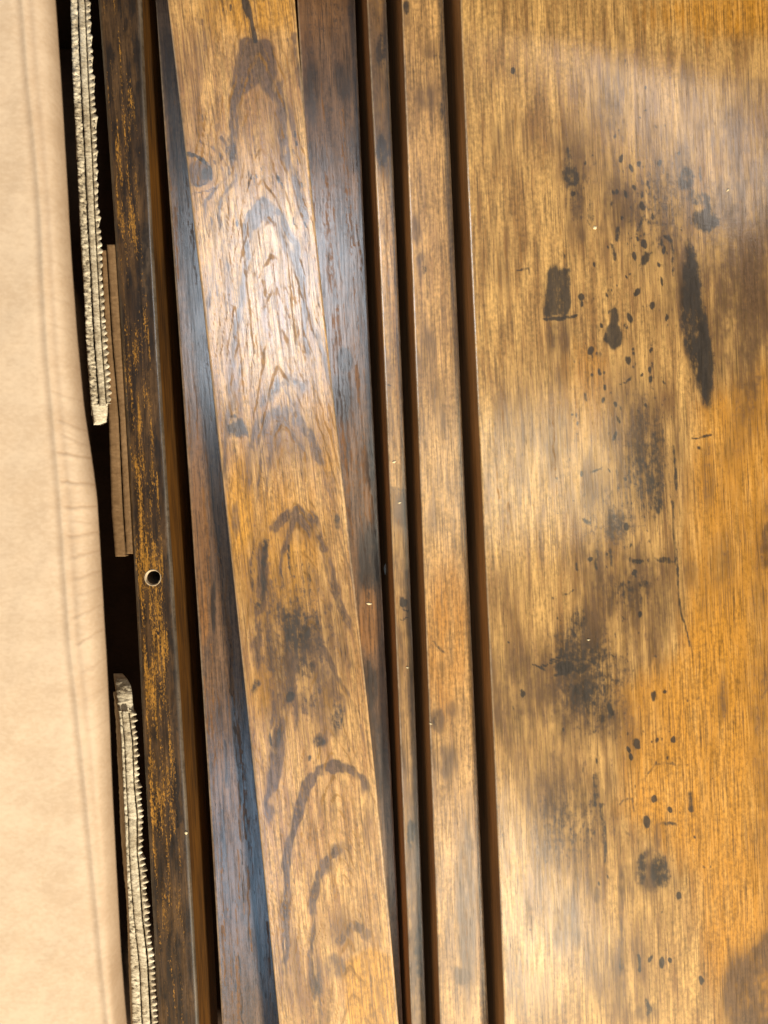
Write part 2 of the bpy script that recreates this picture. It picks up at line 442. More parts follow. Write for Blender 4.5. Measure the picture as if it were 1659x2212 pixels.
def paint_G(p, X, Y):
    rnd0 = random.Random(21)
    E = p.ell; Ln = p.line; B = p.box; Q = p.poly
    # broad tone
    Q('orange', [(1500, 880), (1700, 700), (1900, 900), (1900, 2250), (1560, 2250), (1480, 1900), (1330, 1760), (1320, 1480), (1480, 1380), (1470, 1100)], .75, 60)
    Q('orange', [(1200, 700), (1330, 760), (1320, 900), (1260, 1000), (1200, 950)], .45, 40)
    E('orange', 1560, 1400, 90, 220, .95, soft=.7)
    E('orange', 1560, 330, 120, 200, .35, soft=.8); E('orange', 1600, 30, 220, 60, .7, soft=.7)
    E('orange', 1300, 1260, 150, 300, .3, soft=.8)
    for x, y, rx, ry, v in [(1317, 220, 36, 100, .50), (1347, 280, 9, 40, .55), (1248, 430, 44, 90, .50), (1270, 457, 22, 42, .50),
                            (1262, 500, 18, 26, .5), (1440, 420, 40, 95, .42), (1575, 370, 16, 90, .55), (1620, 520, 70, 240, .42),
                            (1600, 760, 70, 200, .40), (1345, 100, 14, 60, .40), (1485, 150, 20, 40, .36), (1635, 175, 26, 20, .42),
                            (1520, 250, 80, 60, .34), (1390, 250, 30, 80, .40), (1196, 940, 32, 100, .42), (1385, 960, 42, 150, .50),
                            (1410, 1050, 26, 80, .55), (1340, 1128, 48, 62, .55), (1380, 1275, 60, 44, .55), (1275, 1340, 60, 60, .5),
                            (1392, 1375, 46, 70, .45), (1490, 1240, 24, 44, .5), (1275, 1400, 62, 130, .62), (1262, 1560, 46, 100, .5),
                            (1140, 1440, 70, 60, .38), (1120, 1560, 60, 60, .36), (1225, 1760, 88, 120, .55), (1270, 1820, 46, 70, .5),
                            (1218, 1970, 38, 90, .45), (1246, 2022, 10, 34, .5), (1287, 1932, 10, 22, .5), (1340, 1915, 12, 60, .6),
                            (1343, 2050, 13, 80, .55), (1400, 2190, 40, 24, .5), (1400, 1990, 60, 40, .3), (1655, 1180, 16, 60, .6),
                            (1560, 1510, 14, 60, .36), (1650, 1640, 30, 160, .42), (1530, 1020, 14, 90, .45), (1545, 980, 50, 30, .3),
                            (1090, 560, 46, 130, .22), (1620, 2150, 56, 100, .72), (1655, 2090, 30, 90, .7), (1160, 2140, 60, 60, .25),
                            (1100, 860, 40, 90, .30), (1560, 610, 20, 60, .35), (1210, 330, 20, 60, .4), (1120, 1260, 60, 200, .2)]:
        E('grey', x, y, rx, ry, v, soft=.6)
    Q('grey', [(1583, 2070), (1640, 2020), (1900, 2000), (1900, 2500), (1568, 2500), (1572, 2150)], .72, 26)
    # dark blots
    E('dark', 1232, 378, 20, 27, .72); E('dark', 1226, 345, 9, 26, .5); E('dark', 1275, 462, 9, 38, .45)
    B('dark', 1179, 1231, 578, 688, .70, 10, 14); E('dark', 1192, 600, 16, 30, .85); E('dark', 1222, 660, 10, 30, .8)
    B('grey', 1180, 1232, 680, 775, .5, 10, 50)
    Ln('dark', [(1178, 690), (1212, 692), (1244, 684)], 6, .8); Ln('line', [(1040, 592), (1110, 586), (1178, 582)], 3, .5)
    Ln('dark', [(1118, 584), (1132, 578), (1144, 576)], 5, .6); Ln('dark', [(1145, 566), (1147, 590)], 3, .6)
    E('dark', 1482, 383, 17, 30, .62); E('dark', 1500, 425, 16, 22, .6); E('dark', 1522, 476, 30, 26, .82, soft=.35)
    Ln('dark', [(1510, 355), (1513, 385)], 6, .6); Ln('dark', [(1525, 420), (1532, 470)], 14, .7)
    W = [(1485, 515), (1500, 545), (1517, 620), (1535, 720), (1543, 790), (1538, 840), (1526, 888), (1510, 850), (1495, 800), (1478, 740), (1468, 680), (1471, 620), (1478, 560)]
    Q('dark', W, .66, 8); Q('grey', [(x-6, y) for x, y in W], .8, 12)
    Q('dark', [(1515, 680), (1538, 740), (1544, 800), (1530, 884), (1512, 840), (1500, 760)], .86, 10)
    Ln('dark', [(1325, 680), (1327, 700), (1312, 730), (1330, 745)], 20, .85); E('dark', 1330, 728, 16, 26, .85, soft=.3)
    Ln('dark', [(1328, 560), (1326, 545), (1322, 530)], 7, .7); E('dark', 1295, 760, 8, 5, .4)
    B('dark', 1382, 1425, 930, 1105, .42, 22, 60); E('dark', 1410, 1045, 16, 16, .6); E('dark', 1412, 960, 12, 40, .5)
    E('dark', 1420, 1085, 12, 30, .55)
    Ln('dark', [(1453, 964), (1459, 1053)], 7, .62); Ln('dark', [(1453, 1085), (1455, 1130), (1459, 1215), (1469, 1264), (1473, 1324), (1489, 1393)], 7, .62, w1=5)
    Ln('dark', [(1497, 946), (1516, 946), (1534, 940)], 5, .7); Ln('line', [(1534, 940), (1580, 925), (1620, 920)], 4, .5)
    E('dark', 1432, 1210, 24, 7, .6, -12); E('dark', 1376, 1215, 17, 6, .65); E('dark', 1350, 1275, 30, 22, .42); E('dark', 1390, 1265, 14, 12, .5)
    E('dark', 1250, 1350, 26, 40, .45); E('dark', 1245, 1420, 46, 24, .55); E('dark', 1225, 1446, 26, 14, .78); E('dark', 1255, 1448, 12, 12, .8)
    E('dark', 1290, 1420, 34, 30, .5); E('dark', 1262, 1500, 34, 40, .56); E('dark', 1300, 1480, 26, 30, .5); E('dark', 1240, 1520, 12, 28, .5)
    for cx, cy, sx, sy, n_ in [(1370, 470, 70, 130, 90), (1340, 790, 80, 140, 60), (1300, 1130, 90, 120, 30), (1400, 1700, 80, 160, 36), (1260, 1440, 60, 70, 40), (1120, 1700, 80, 300, 24)]:
        for _ in range(n_):
            E('dark', rnd0.gauss(cx, sx), rnd0.gauss(cy, sy), rnd0.uniform(1.2, 3.4), rnd0.uniform(2, 6.5), rnd0.uniform(.4, .85), rot=rnd0.uniform(-25, 25), soft=.8)
    for x0, y0, x1, y1 in [(1170, 1446, 1228, 1432), (1190, 1432, 1250, 1418), (1200, 1462, 1262, 1452), (1240, 1428, 1290, 1440), (1150, 1440, 1180, 1452)]:
        Ln('dark', [(x0, y0), ((x0+x1)/2, (y0+y1)/2-4), (x1, y1)], 4, .7)
    Ln('dark', [(1318, 1520), (1321, 1545)], 9, .5); E('dark', 1300, 1545, 8, 14, .5)
    for x, y, r in [(1364, 362, 8), (1382, 352, 6), (1427, 356, 5), (1340, 342, 7), (1331, 417, 6), (1350, 417, 6), (1388, 421, 6), (1388, 445, 7),
                    (1392, 522, 7), (1370, 555, 6), (1392, 556, 11), (1431, 538, 7), (1429, 609, 6), (1378, 631, 7),
                    (1412, 664, 7), (1253, 645, 9), (1256, 662, 5), (1362, 688, 7), (1109, 154, 5), (1238, 417, 6), (1279, 755, 7), (1408, 755, 6), (1358, 780, 8),
                    (1295, 796, 5), (1406, 800, 5), (1408, 818, 6), (1386, 814, 4), (1307, 832, 6), (1301, 859, 6), (1327, 881, 6),
                    (1335, 911, 7), (1327, 944, 6), (1255, 1021, 6), (1356, 1142, 8), (1277, 1209, 6), (1368, 1239, 6), (1382, 1324, 6),
                    (1131, 1499, 7), (1319, 1531, 8), (1410, 1499, 8), (1437, 1493, 5), (1374, 1604, 10), (1356, 1616, 6), (1362, 1631, 7), (1418, 1596, 6), (1453, 1598, 5),
                    (1413, 1728, 7), (1445, 1752, 6), (1396, 1778, 9), (1465, 1932, 7), (1408, 2070, 6), (1433, 2080, 9), (1450, 2074, 5), (1516, 2118, 8), (1408, 1600, 4),
                    (1400, 400, 4), (1372, 400, 4), (1410, 470, 4), (1345, 470, 4), (1420, 570, 4), (1350, 600, 3), (1300, 700, 4), (1440, 690, 4)]:
        E('dark', x, y, r*.7, r*rnd0.uniform(1.0, 1.7), rnd0.uniform(.8, 1.2), rot=rnd0.uniform(-30, 30), soft=.5)
    for pts, wd in [([(1338, 494), (1335, 520)], 11), ([(1376, 500), (1384, 488), (1393, 468)], 7), ([(1323, 535), (1325, 556)], 9), ([(1340, 830), (1360, 822)], 6),
                    ([(1263, 850), (1266, 862)], 7), ([(1265, 1124), (1278, 1132)], 9), ([(1289, 1188), (1287, 1226)], 7), ([(1318, 1184), (1321, 1220)], 9),
                    ([(1247, 1221), (1248, 1236)], 6), ([(1216, 1283), (1228, 1281), (1236, 1275)], 5), ([(1494, 1716), (1493, 1752)], 11),
                    ([(1432, 1782), (1446, 1784), (1458, 1788)], 8), ([(1382, 2062), (1383, 2100)], 8), ([(1396, 2165), (1406, 2192)], 12),
                    ([(1433, 510), (1447, 520), (1455, 545), (1457, 599)], 7), ([(1275, 1016), (1300, 1010)], 6), ([(1405, 540), (1380, 575)], 5)]:
        Ln('dark', pts, wd, .62, soft=.8)
    Ln('dark', [(1400, 1673), (1417, 1657), (1437, 1649), (1459, 1655)], 6, .42)
    Ln('dark', [(1336, 1736), (1344, 1727), (1366, 1726), (1370, 1756)], 7, .5)
    Ln('grey', [(1332, 1770), (1348, 1799), (1378, 1818)], 8, .5)
    Ln('line', [(1186, 760), (1185, 795), (1196, 802), (1204, 790)], 4, .55); Ln('line', [(1190, 700), (1187, 760)], 4, .5)
    E('dark', 1386, 1876, 13, 38, .55); E('dark', 1425, 1884, 19, 38, .62); E('grey', 1405, 1880, 44, 52, .75); E('grey', 1420, 1810, 12, 40, .5)
    Ln('dark', [(1287, 1672), (1286, 1735)], 10, .5); Ln('dark', [(1300, 1735), (1305, 1800), (1308, 1860)], 10, .5)
    E('dark', 1343, 2085, 8, 14, .55); E('dark', 1300, 800, 3, 3, .5)
    # broad smoky clouds
    for x, y, rx, ry, v in [(1400, 420, 160, 190, .50), (1610, 540, 130, 360, .66), (1480, 620, 70, 160, .4), (1350, 1000, 120, 220, .42), (1340, 1290, 150, 170, .52),
                            (1260, 1480, 130, 170, .62), (1230, 1760, 120, 180, .55), (1390, 1880, 80, 90, .45), (1360, 2080, 90, 130, .38), (1240, 360, 50, 120, .5),
                            (1560, 1180, 60, 120, .3), (1110, 1500, 90, 140, .46), (1180, 900, 60, 160, .36), (1650, 1500, 40, 500, .45), (1330, 230, 90, 140, .4), (1100, 300, 60, 60, .25)]:
        E('grey', x, y, rx, ry, v, soft=.8)
    E('dark', 1275, 1470, 70, 110, .5, soft=.9); E('dark', 1400, 1010, 50, 140, .46, soft=.9); E('dark', 1230, 1780, 70, 90, .36, soft=.9); E('dark', 1440, 430, 90, 90, .33, soft=.9); E('dark', 1330, 1130, 60, 60, .38, soft=.9); E('dark', 1510, 440, 40, 60, .35, soft=.9)
    E('dark', 1240, 1400, 60, 60, .45, soft=.8); E('dark', 1360, 1280, 60, 40, .36, soft=.9); E('dark', 1240, 410, 30, 60, .36, soft=.9)
    # long grain lines near the left edge, following the board
    rnd = random.Random(4)
    for i in range(34):
        x = 1045+rnd.uniform(0, 1)**1.3*170; y = rnd.uniform(120, 1250); l = rnd.uniform(120, 420)
        Ln('line', [(x+rnd.uniform(-2, 2)+.042*t, y+t) for t in np.linspace(0, l, 5)], rnd.uniform(2, 4), rnd.uniform(.30, .55))
    for i in range(26):
        x = rnd.uniform(1180, 1640); y = rnd.uniform(-50, 1500); l = rnd.uniform(100, 400)
        Ln('line', [(x+rnd.uniform(-2, 2)+.042*t, y+t) for t in np.linspace(0, l, 5)], rnd.uniform(2, 5), rnd.uniform(.25, .40))
    for i in range(20):
        x = rnd.uniform(1080, 1300); y = rnd.uniform(1500, 2250); l = rnd.uniform(80, 260)
        Ln('line', [(x+rnd.uniform(-2, 2)+.042*t, y+t) for t in np.linspace(0, l, 4)], rnd.uniform(4, 9), rnd.uniform(.25, .40))
    p.L['pore'][:] = .35+.3*fbm(X/90, Y/200, 5)

def paint_C(p, X, Y):
    for x, y, rx, ry, v in [(630, 1400, 120, 210, .58), (640, 1500, 110, 90, .5), (610, 950, 90, 70, .46), (560, 150, 40, 80, .4), (600, 250, 40, 160, .3),
                            (700, 1350, 70, 160, .5), (640, 1150, 60, 50, .42), (560, 1260, 40, 120, .46), (720, 2000, 60, 50, .4), (640, 2100, 60, 110, .38), (500, 380, 40, 60, .35)]:
        p.ell('grey', x, y, rx, ry, v, soft=.8)
    CX = np.interp(Y, [0, 400, 900, 1120, 1700, 2212], [556, 572, 612, 640, 726, 770])
    xi = np.abs(p.X-CX)/105.0
    apex = [-300, 85, 430, 835, 897, 1112, 1360, 1657, 1845, 2000, 2300, 2700]
    ph = np.interp(p.Y-360*xi**1.45+14*fbm(X/30, Y/50, 70), apex, np.arange(len(apex))*1.0)
    for mul, off_, wd_, v_ in ((5, .0, .13, .74), (9, .3, .16, .50)):
        fr_ = np.abs((ph*mul+off_) % 1-.5)
        p.put('line', v_*np.exp(-(fr_/wd_)**2)*np.clip(.72+1.1*fbm(X/22, Y/60, 71+mul), 0, 1.2))
    p.put('grey', .80*np.exp(-(np.abs((ph+.46) % 1-.5)/.10)**2)*np.clip(.8+.8*fbm(X/50, Y/110, 79), 0, 1.2)*np.interp(Y, [350, 800, 1500, 1700], [.45, 1, 1, .5]))
    p.ell('dark', 640, 1370, 80, 110, .42, soft=.9); p.ell('dark', 650, 1500, 70, 60, .30, soft=.9)
    E = p.ell; Ln = p.line; B = p.box; Q = p.poly
    S = .109
    E('orange', 560, 20, 160, 70, .7, soft=.7); E('orange', 600, 1200, 130, 200, .65, soft=.7); E('orange', 520, 300, 120, 100, .3)
    Q('orange', [(745, 2075), (790, 2045), (850, 2060), (880, 2300), (745, 2300)], .9, 14)
    E('orange', 520, 1100, 30, 130, .8); E('orange', 700, 950, 40, 90, .6); E('orange', 560, 1480, 30, 80, .6); E('orange', 720, 1500, 30, 40, .6)
    # crack and first arch
    Ln('dark', [(528, -20), (530, 8), (537, 34), (545, 62), (552, 90)], 16, .9, w1=9); E('dark', 532, 16, 8, 12, .9)
    Q('grey', [(518, 90), (530, 82), (560, 86), (582, 90), (594, 110), (600, 160), (590, 215), (560, 190), (530, 200), (510, 240), (508, 180)], .95, 10)
    Ln('grey', [(520, 110), (512, 200), (504, 290), (498, 365)], 28, 1.0, w1=22); E('dark', 500, 325, 13, 30, .45)
    Ln('grey', [(590, 110), (604, 200), (614, 300), (627, 370), (645, 430), (668, 500)], 24, .95, w1=14)
    Ln('grey', [(640, 70), (648, 160), (655, 215)], 16, .7, w1=8); Ln('grey', [(625, 85), (642, 75)], 12, .6)
    for x in (492, 560):
        pass
    # knot at the left edge and the grain bending round it
    E('grey', 432, 372, 29, 30, .8, soft=.3)
    Ln('dark', [(400, 330), (420, 331), (440, 343), (455, 362), (457, 384)], 8, .75); E('dark', 443, 372, 12, 16, .55)
    Ln('dark', [(405, 392), (425, 402), (445, 396)], 6, .6)
    for pts, wd in [([(446, 300), (463, 320), (482, 350), (497, 377), (487, 393), (462, 412), (445, 440), (442, 470), (448, 520)], 7),
                    ([(462, 290), (480, 318), (500, 350), (512, 385), (500, 400), (480, 430), (470, 465), (480, 510), (495, 580), (505, 650)], 9),
                    ([(476, 300), (500, 330), (510, 345)], 10), ([(462, 345), (478, 368), (490, 385)], 6), ([(430, 300), (455, 315)], 5),
                    ([(415, 420), (440, 415), (462, 405)], 4), ([(457, 470), (462, 540), (470, 640)], 5)]:
        Ln('grey', pts, wd, .72)
    # second arch, filled at its crown
    Q('grey', [(545, 450), (556, 436), (572, 430), (588, 440), (600, 458), (590, 490), (570, 480), (552, 500), (540, 520), (534, 490)], .9, 9)
    Ln('grey', [(545, 447), (532, 480), (534, 520), (542, 580)], 14, .9, w1=8)
    Ln('grey', [(572, 432), (600, 455), (625, 495), (638, 530), (650, 600), (662, 740), (672, 800)], 18, .95, w1=10)
    # long pore lines through the pale zone
    rnd = random.Random(11)
    for i in range(70):
        u = rnd.random(); y = rnd.uniform(-100, 2000); l = rnd.uniform(90, 360)
        Ln('line', [(CL(y+t)*(1-u)+CR(y+t)*u+rnd.uniform(-1.5, 1.5), y+t) for t in np.linspace(0, l, 6)], rnd.uniform(2, 4.5), rnd.uniform(.30, .5))
    for x, y, l, wd in [(520, 470, 330, 6), (538, 500, 380, 8), (556, 480, 300, 5), (563, 520, 330, 7), (583, 500, 360, 7), (598, 480, 420, 8), (615, 500, 300, 6), (628, 560, 330, 8),
                        (645, 620, 260, 6), (505, 620, 220, 6), (494, 520, 200, 5), (476, 560, 180, 4), (655, 600, 330, 6), (590, 620, 180, 4), (545, 640, 120, 5), (530, 700, 120, 4)]:
        Ln('line', [(x+S*t*.9+rnd.uniform(-1.3, 1.3), y+t) for t in np.linspace(0, l*rnd.uniform(.5, 1.15), 7)], wd*.35, rnd.uniform(.5, .85), w1=wd*.85, raw=True)
    # third arch, cool grey
    Ln('grey', [(500, 880), (508, 830), (520, 790)], 18, .5); Ln('grey', [(556, 885), (572, 862), (596, 838), (618, 822), (645, 836), (656, 880)], 34, .62)
    Ln('dark', [(560, 872), (600, 838), (640, 832)], 14, .34)
    E('dark', 510, 930, 22, 22, .74); E('dark', 500, 905, 10, 12, .55); Ln('dark', [(528, 925), (533, 945)], 8, .6)
    # fourth arch, brown violet
    Ln('grey', [(556, 1010), (550, 954), (560, 924), (584, 899), (620, 894), (654, 922), (676, 956), (694, 1006), (705, 1060)], 40, .9, w1=18)
    for x, y, l in [(630, 1004, 90), (614, 1000, 70), (560, 1000, 80), (655, 980, 60), (600, 960, 50)]:
        Ln('line', [(x, y), (x+l*.07, y+l)], 5, .6)
    E('grey', 535, 1010, 10, 60, .5); E('grey', 508, 1130, 8, 40, .6)
    # fifth arch
    Ln('grey', [(577, 1154), (594, 1140), (607, 1120), (634, 1106), (660, 1114), (682, 1140), (700, 1200), (716, 1250), (736, 1305), (752, 1340), (762, 1390)], 24, .95, w1=20)
    Ln('grey', [(577, 1150), (566, 1204), (567, 1270), (556, 1320), (552, 1400), (555, 1470)], 30, .95, w1=24)
    Ln('dark', [(575, 1170), (565, 1230), (567, 1270), (556, 1310)], 15, .60); E('dark', 727, 1127, 9, 20, .6)
    Ln('grey', [(655, 1180), (700, 1300), (740, 1400), (770, 1470)], 26, .45)
    for x, y, l in [(655, 1215, 60), (640, 1200, 70), (625, 1180, 60), (668, 1220, 80), (540, 1215, 90), (610, 1230, 60)]:
        Ln('dark', [(x, y), (x+l*.08, y+l)], 5, .48)
    # dark cloud
    E('grey', 645, 1385, 75, 110, .66, soft=.5); E('dark', 640, 1365, 38, 58, .62, soft=.6); E('dark', 620, 1335, 16, 40, .5); E('dark', 660, 1440, 24, 30, .45)
    E('dark', 680, 1340, 14, 26, .42); E('grey', 570, 1420, 30, 70, .55); E('grey', 700, 1480, 40, 60, .55)
    # lower stained field
    E('dark', 548, 1485, 9, 20, .55); E('dark', 628, 1509, 11, 11, .85, soft=.25); E('grey', 628, 1509, 16, 16, .9)
    Q('grey', [(600, 1475), (740, 1470), (750, 1520), (735, 1590), (700, 1600), (670, 1560), (640, 1550), (612, 1560), (600, 1520)], .58, 16)
    E('dark', 727, 1548, 12, 34, .48); E('dark', 687, 1602, 16, 12, .5); E('grey', 690, 1600, 22, 18, .6); E('dark', 665, 1637, 5, 7, .7)
    Ln('grey', [(612, 1520), (604, 1575), (597, 1630), (592, 1693), (583, 1735), (578, 1790)], 28, .95, w1=20)
    Ln('dark', [(606, 1560), (597, 1610)], 12, .45); Ln('dark', [(585, 1585), (588, 1610)], 6, .6)
    # sixth arch: the big clean one
    Ln('grey', [(800, 1790), (794, 1730), (780, 1690), (760, 1668), (728, 1656), (698, 1661), (670, 1690), (651, 1735), (637, 1784), (622, 1838), (618, 1911), (616, 2020), (616, 2130), (624, 2250)], 27, 1.0, w1=18, soft=.45)
    # seventh
    Ln('grey', [(762, 1845), (741, 1828), (712, 1852), (690, 1886), (677, 1929), (672, 2020), (674, 2093), (686, 2166), (700, 2260)], 20, .95, w1=16, soft=.45)
    E('grey', 705, 1870, 18, 22, .65); E('grey', 728, 1838, 16, 16, .55)
    Ln('grey', [(722, 2050), (745, 2018), (766, 1996), (792, 2014)], 24, .66); E('grey', 790, 2020, 14, 14, .5)
    E('grey', 688, 2110, 17, 50, .66); E('dark', 686, 2120, 8, 30, .45); E('grey', 722, 2090, 28, 34, .6); E('grey', 650, 2140, 20, 60, .4)
    E('grey', 565, 1900, 14, 200, .4)
    for x, y, l in [(720, 1700, 330), (740, 1690, 320), (762, 1720, 290), (780, 1760, 260), (700, 1720, 280), (680, 1780, 240), (650, 1800, 300), (790, 1850, 300), (808, 1800, 300), (745, 1900, 200), (640, 1950, 200)]:
        Ln('line', [(x+S*.8*t+rnd.uniform(-.8, .8), y+t) for t in np.linspace(0, l, 8)], 5, .5, raw=True)
    E('grey', 433, 40, 14, 9, .45); 
    for x, y in [(480, 10), (487, 18), (495, 8), (636, 280), (640, 300), (634, 320), (642, 345), (640, 370), (648, 395), (540, 375), (548, 384), (535, 392), (556, 378), (566, 362), (600, 380), (605, 395), (514, 470), (636, 470), (655, 480), (440, 250), (395, 250)]:
        Ln('dark', [(x, y), (x+1.5, y+rnd.uniform(6, 14))], 4, .62)
    E('dark', 514, 478, 4, 8, .7)
    p.L['pore'][:] = .55+.35*fbm(X/60, Y/120, 9)
    p.L['grey'] = np.maximum(p.L['grey'], .5*np.clip(1-(X-CL(Y))/9, 0, 1))

def paint_B(p, X, Y):
    E = p.ell; Ln = p.line
    p.L['grey'][:] = .12+.5*fbm(X/16, Y/200, 3)
    E('dark', 460, 1304, 6, 60, .7); Ln('dark', [(505, 1530), (512, 1640), (520, 1740)], 8, .75); Ln('dark', [(485, 1600), (490, 1700)], 5, .6)
    E('orange', 430, 1150, 20, 260, .5); E('orange', 440, 1330, 9, 90, .6); E('grey', 395, 700, 16, 160, .5); E('dark', 470, 1560, 10, 40, .4)
    E('grey', 520, 2000, 40, 240, .5); Ln('dark', [(545, 1900), (575, 2150)], 14, .5); Ln('dark', [(478, 1750), (500, 1980)], 5, .5)
    for k in range(60):
        r = random.Random(k); x = r.uniform(0, 120); y = r.uniform(0, 2100); l = r.uniform(100, 300)
        Ln('line', [(BL(y+t)+x, y+t) for t in np.linspace(0, l, 4)], r.uniform(2, 5), r.uniform(.5, .9))
        if k % 4 == 0: Ln('dark', [(BL(y+t)+x+7, y+t) for t in np.linspace(0, l, 4)], r.uniform(2, 4), .75)
    p.L['pore'][:] = .6

def paint_D(p, X, Y):
    E = p.ell; Ln = p.line
    p.L['grey'][:] = .42+.3*fbm(X/25, Y/200, 13)
    E('dark', 745, 175, 30, 40, .5); E('dark', 765, 320, 18, 60, .5); E('dark', 675, 200, 20, 70, .5); E('dark', 700, 40, 100, 60, .35)  # the topmost dark tone paints the zone without reflection
    E('dark', 745, 780, 18, 30, .7); E('dark', 740, 860, 26, 60, .6); E('dark', 700, 340, 20, 30, .4)
    E('orange', 800, 1080, 14, 120, .5); E('orange', 800, 1330, 26, 100, .7); E('orange', 780, 1370, 20, 40, .7); E('dark', 800, 1210, 30, 80, .72)
    E('dark', 790, 1480, 30, 70, .6); E('dark', 810, 1640, 30, 120, .5); E('orange', 660, 30, 120, 80, .5); E('dark', 800, 1000, 14, 60, .5)  # the orange at the top also paints the zone without reflection
    for k in range(80):
        r = random.Random(k+70); x = r.uniform(10, 150); y = r.uniform(100, 1500); l = r.uniform(100, 400)
        Ln('line', [(DR(y+t)-x+.04*t, y+t) for t in np.linspace(0, l, 4)], r.uniform(2, 5), r.uniform(.4, .72))
    p.L['pore'][:] = .7

def paint_E(p, X, Y):
    E = p.ell; Ln = p.line
    E('grey', 815, 100, 40, 150, .62); E('dark', 822, 110, 12, 40, .55); E('dark', 826, 325, 16, 40, .68); E('grey', 826, 300, 30, 90, .6)
    p.L['orange'] = np.maximum(p.L['orange'], .65*np.clip((X-EL(Y)-18)/8, 0, 1)*np.clip((Y-350)/200, 0, 1)*np.clip((1100-Y)/60, 0, 1))
    E('orange', 820, 20, 30, 60, .6)
    p.L['grey'] = np.maximum(p.L['grey'], .46*np.clip((Y-1052)/6, 0, 1)); E('dark', 857, 1056, 20, 4, .5)
    E('grey', 880, 1100, 40, 50, .6)
    E('dark', 870, 1300, 8, 10, .8); Ln('dark', [(862, 1336), (873, 1338), (880, 1334)], 4, .7); Ln('dark', [(868, 1315), (880, 1318)], 4, .6)
    E('dark', 889, 1800, 9, 32, .8); E('grey', 893, 1830, 22, 90, .6); E('grey', 905, 2080, 30, 160, .7); E('dark', 905, 2050, 10, 80, .5); E('dark', 842, 832, 4, 4, .7)
    E('grey', 865, 1230, 30, 60, .55)
    for k in range(18):
        r = random.Random(k+170); x = r.uniform(3, 42); y = r.uniform(-50, 1700); l = r.uniform(100, 400)
        Ln('line', [(EL(y+t)+x, y+t) for t in np.linspace(0, l, 4)], r.uniform(2, 4), r.uniform(.35, .6))
    p.L['pore'][:] = .5

def paint_F(p, X, Y):
    E = p.ell; Ln = p.line
    E('dark', 880, 13, 9, 16, .75); E('grey', 935, 105, 22, 26, .5); E('dark', 946, 120, 10, 12, .4); E('grey', 925, 210, 24, 30, .42); E('grey', 880, 30, 16, 30, .5)
    E('dark', 918, 585, 8, 12, .6); E('grey', 912, 580, 16, 30, .5); E('dark', 924, 640, 5, 14, .5); E('grey', 900, 500, 10, 40, .4); E('dark', 955, 240, 6, 20, .5)
    E('grey', 920, 760, 30, 60, .42); E('grey', 950, 880, 14, 80, .45); Ln('dark', [(940, 1385), (950, 1398), (960, 1406)], 6, .55); E('dark', 955, 1440, 10, 14, .4)
    E('grey', 945, 1555, 18, 26, .62); E('dark', 943, 1555, 8, 12, .45); E('grey', 985, 1530, 20, 20, .45); E('grey', 960, 1640, 30, 40, .42)
    p.L['orange'] = np.maximum(p.L['orange'], .6*np.clip((X-FL(Y)-80)/10, 0, 1))  # missing gloss along the right side painted into the print as orange
    E('orange', 960, 1380, 60, 200, .55); E('orange', 930, 560, 50, 140, .3); E('grey', 1010, 1950, 20, 250, .5); E('grey', 1000, 2110, 20, 20, .6)
    for k in range(30):
        r = random.Random(k+270); x = r.uniform(3, 95); y = r.uniform(-50, 2100); l = r.uniform(80, 360)
        Ln('line', [(FL(y+t)+x, y+t) for t in np.linspace(0, l, 4)], r.uniform(2, 5), r.uniform(.25, .45))
    p.L['pore'][:] = .4

def paint_A(p, X, Y):
    E = p.ell; Ln = p.line
    L = AL(Y); Wd = AR(Y)-L; s = (X-L)/Wd
    p.L['dark'][:] = .36+.55*fbm(X/11, Y/55, 31)
    den = np.interp(Y, [0, 250, 500, 650, 760, 900, 1050, 1180, 1300, 1450, 1560, 1700, 1800, 1950, 2212],
                    [.37, .41, .41, .42, .44, .45, .47, .485, .49, .49, .42, .475, .45, .40, .36])
    den = den*np.clip((.86-s)/.1, .35, 1)*np.clip((s+.25)/.4, 0, 1)
    den = den-.06+.13*fbm(X/14, Y/90, 33)
    p.L['gold'][:] = den
    Ln('dark', [(342, 1300), (345, 1330), (346, 1360)], 9, .6); p.L['gold'] -= .4*(p.L['dark'] > .7)
    Ln('dark', [(378, 1640), (382, 1720), (385, 1790)], 8, .9)
    E('grey', 318, 560, 14, 90, .8)  # cool reflection near the right edge, painted in as a greyish patch
    p.L['grey'] = np.maximum(p.L['grey'], .7*np.clip((s-.86)/.06, 0, 1))
    p.L['pore'][:] = .3

TH = 0.018
board('widest board at right, honey brown with black knots and speckles', GL, lambda y: GL(y)*0+1990.0, ZG, .046, M_top, paint_G, 1)
board('pale tan board standing on edge just left of the widest board', FL, FR, ZF, .135, M_mid, paint_F, 2)
board('thinnest olive tan board edge between two dark grooves', EL, ER, ZE, .118, M_mid, paint_E, 3)
board('dark grey brown board partly under the arched grain plank', lambda y: EL(y)-150, DR, ZD, .100, M_grey, paint_D, 4)
board('slanting plank with nested arched grain and a knot at its edge', CL, CR, ZC, .0168, M_cath, paint_C, 5)
board('narrow bluish grey board emerging left of the arched grain plank', BL, lambda y: BL(y)+140, ZB, .036, M_grey, paint_B, 6)
HOLE = (330, 1248, 16.5)
rootA = board('dark speckled board standing on edge with a drilled round hole', AL, AR, ZA, .042, M_dark, paint_A, 7, cell=2.0, bevel=6.0, m=0.0, hole=HOLE, rmat=M_edgey)

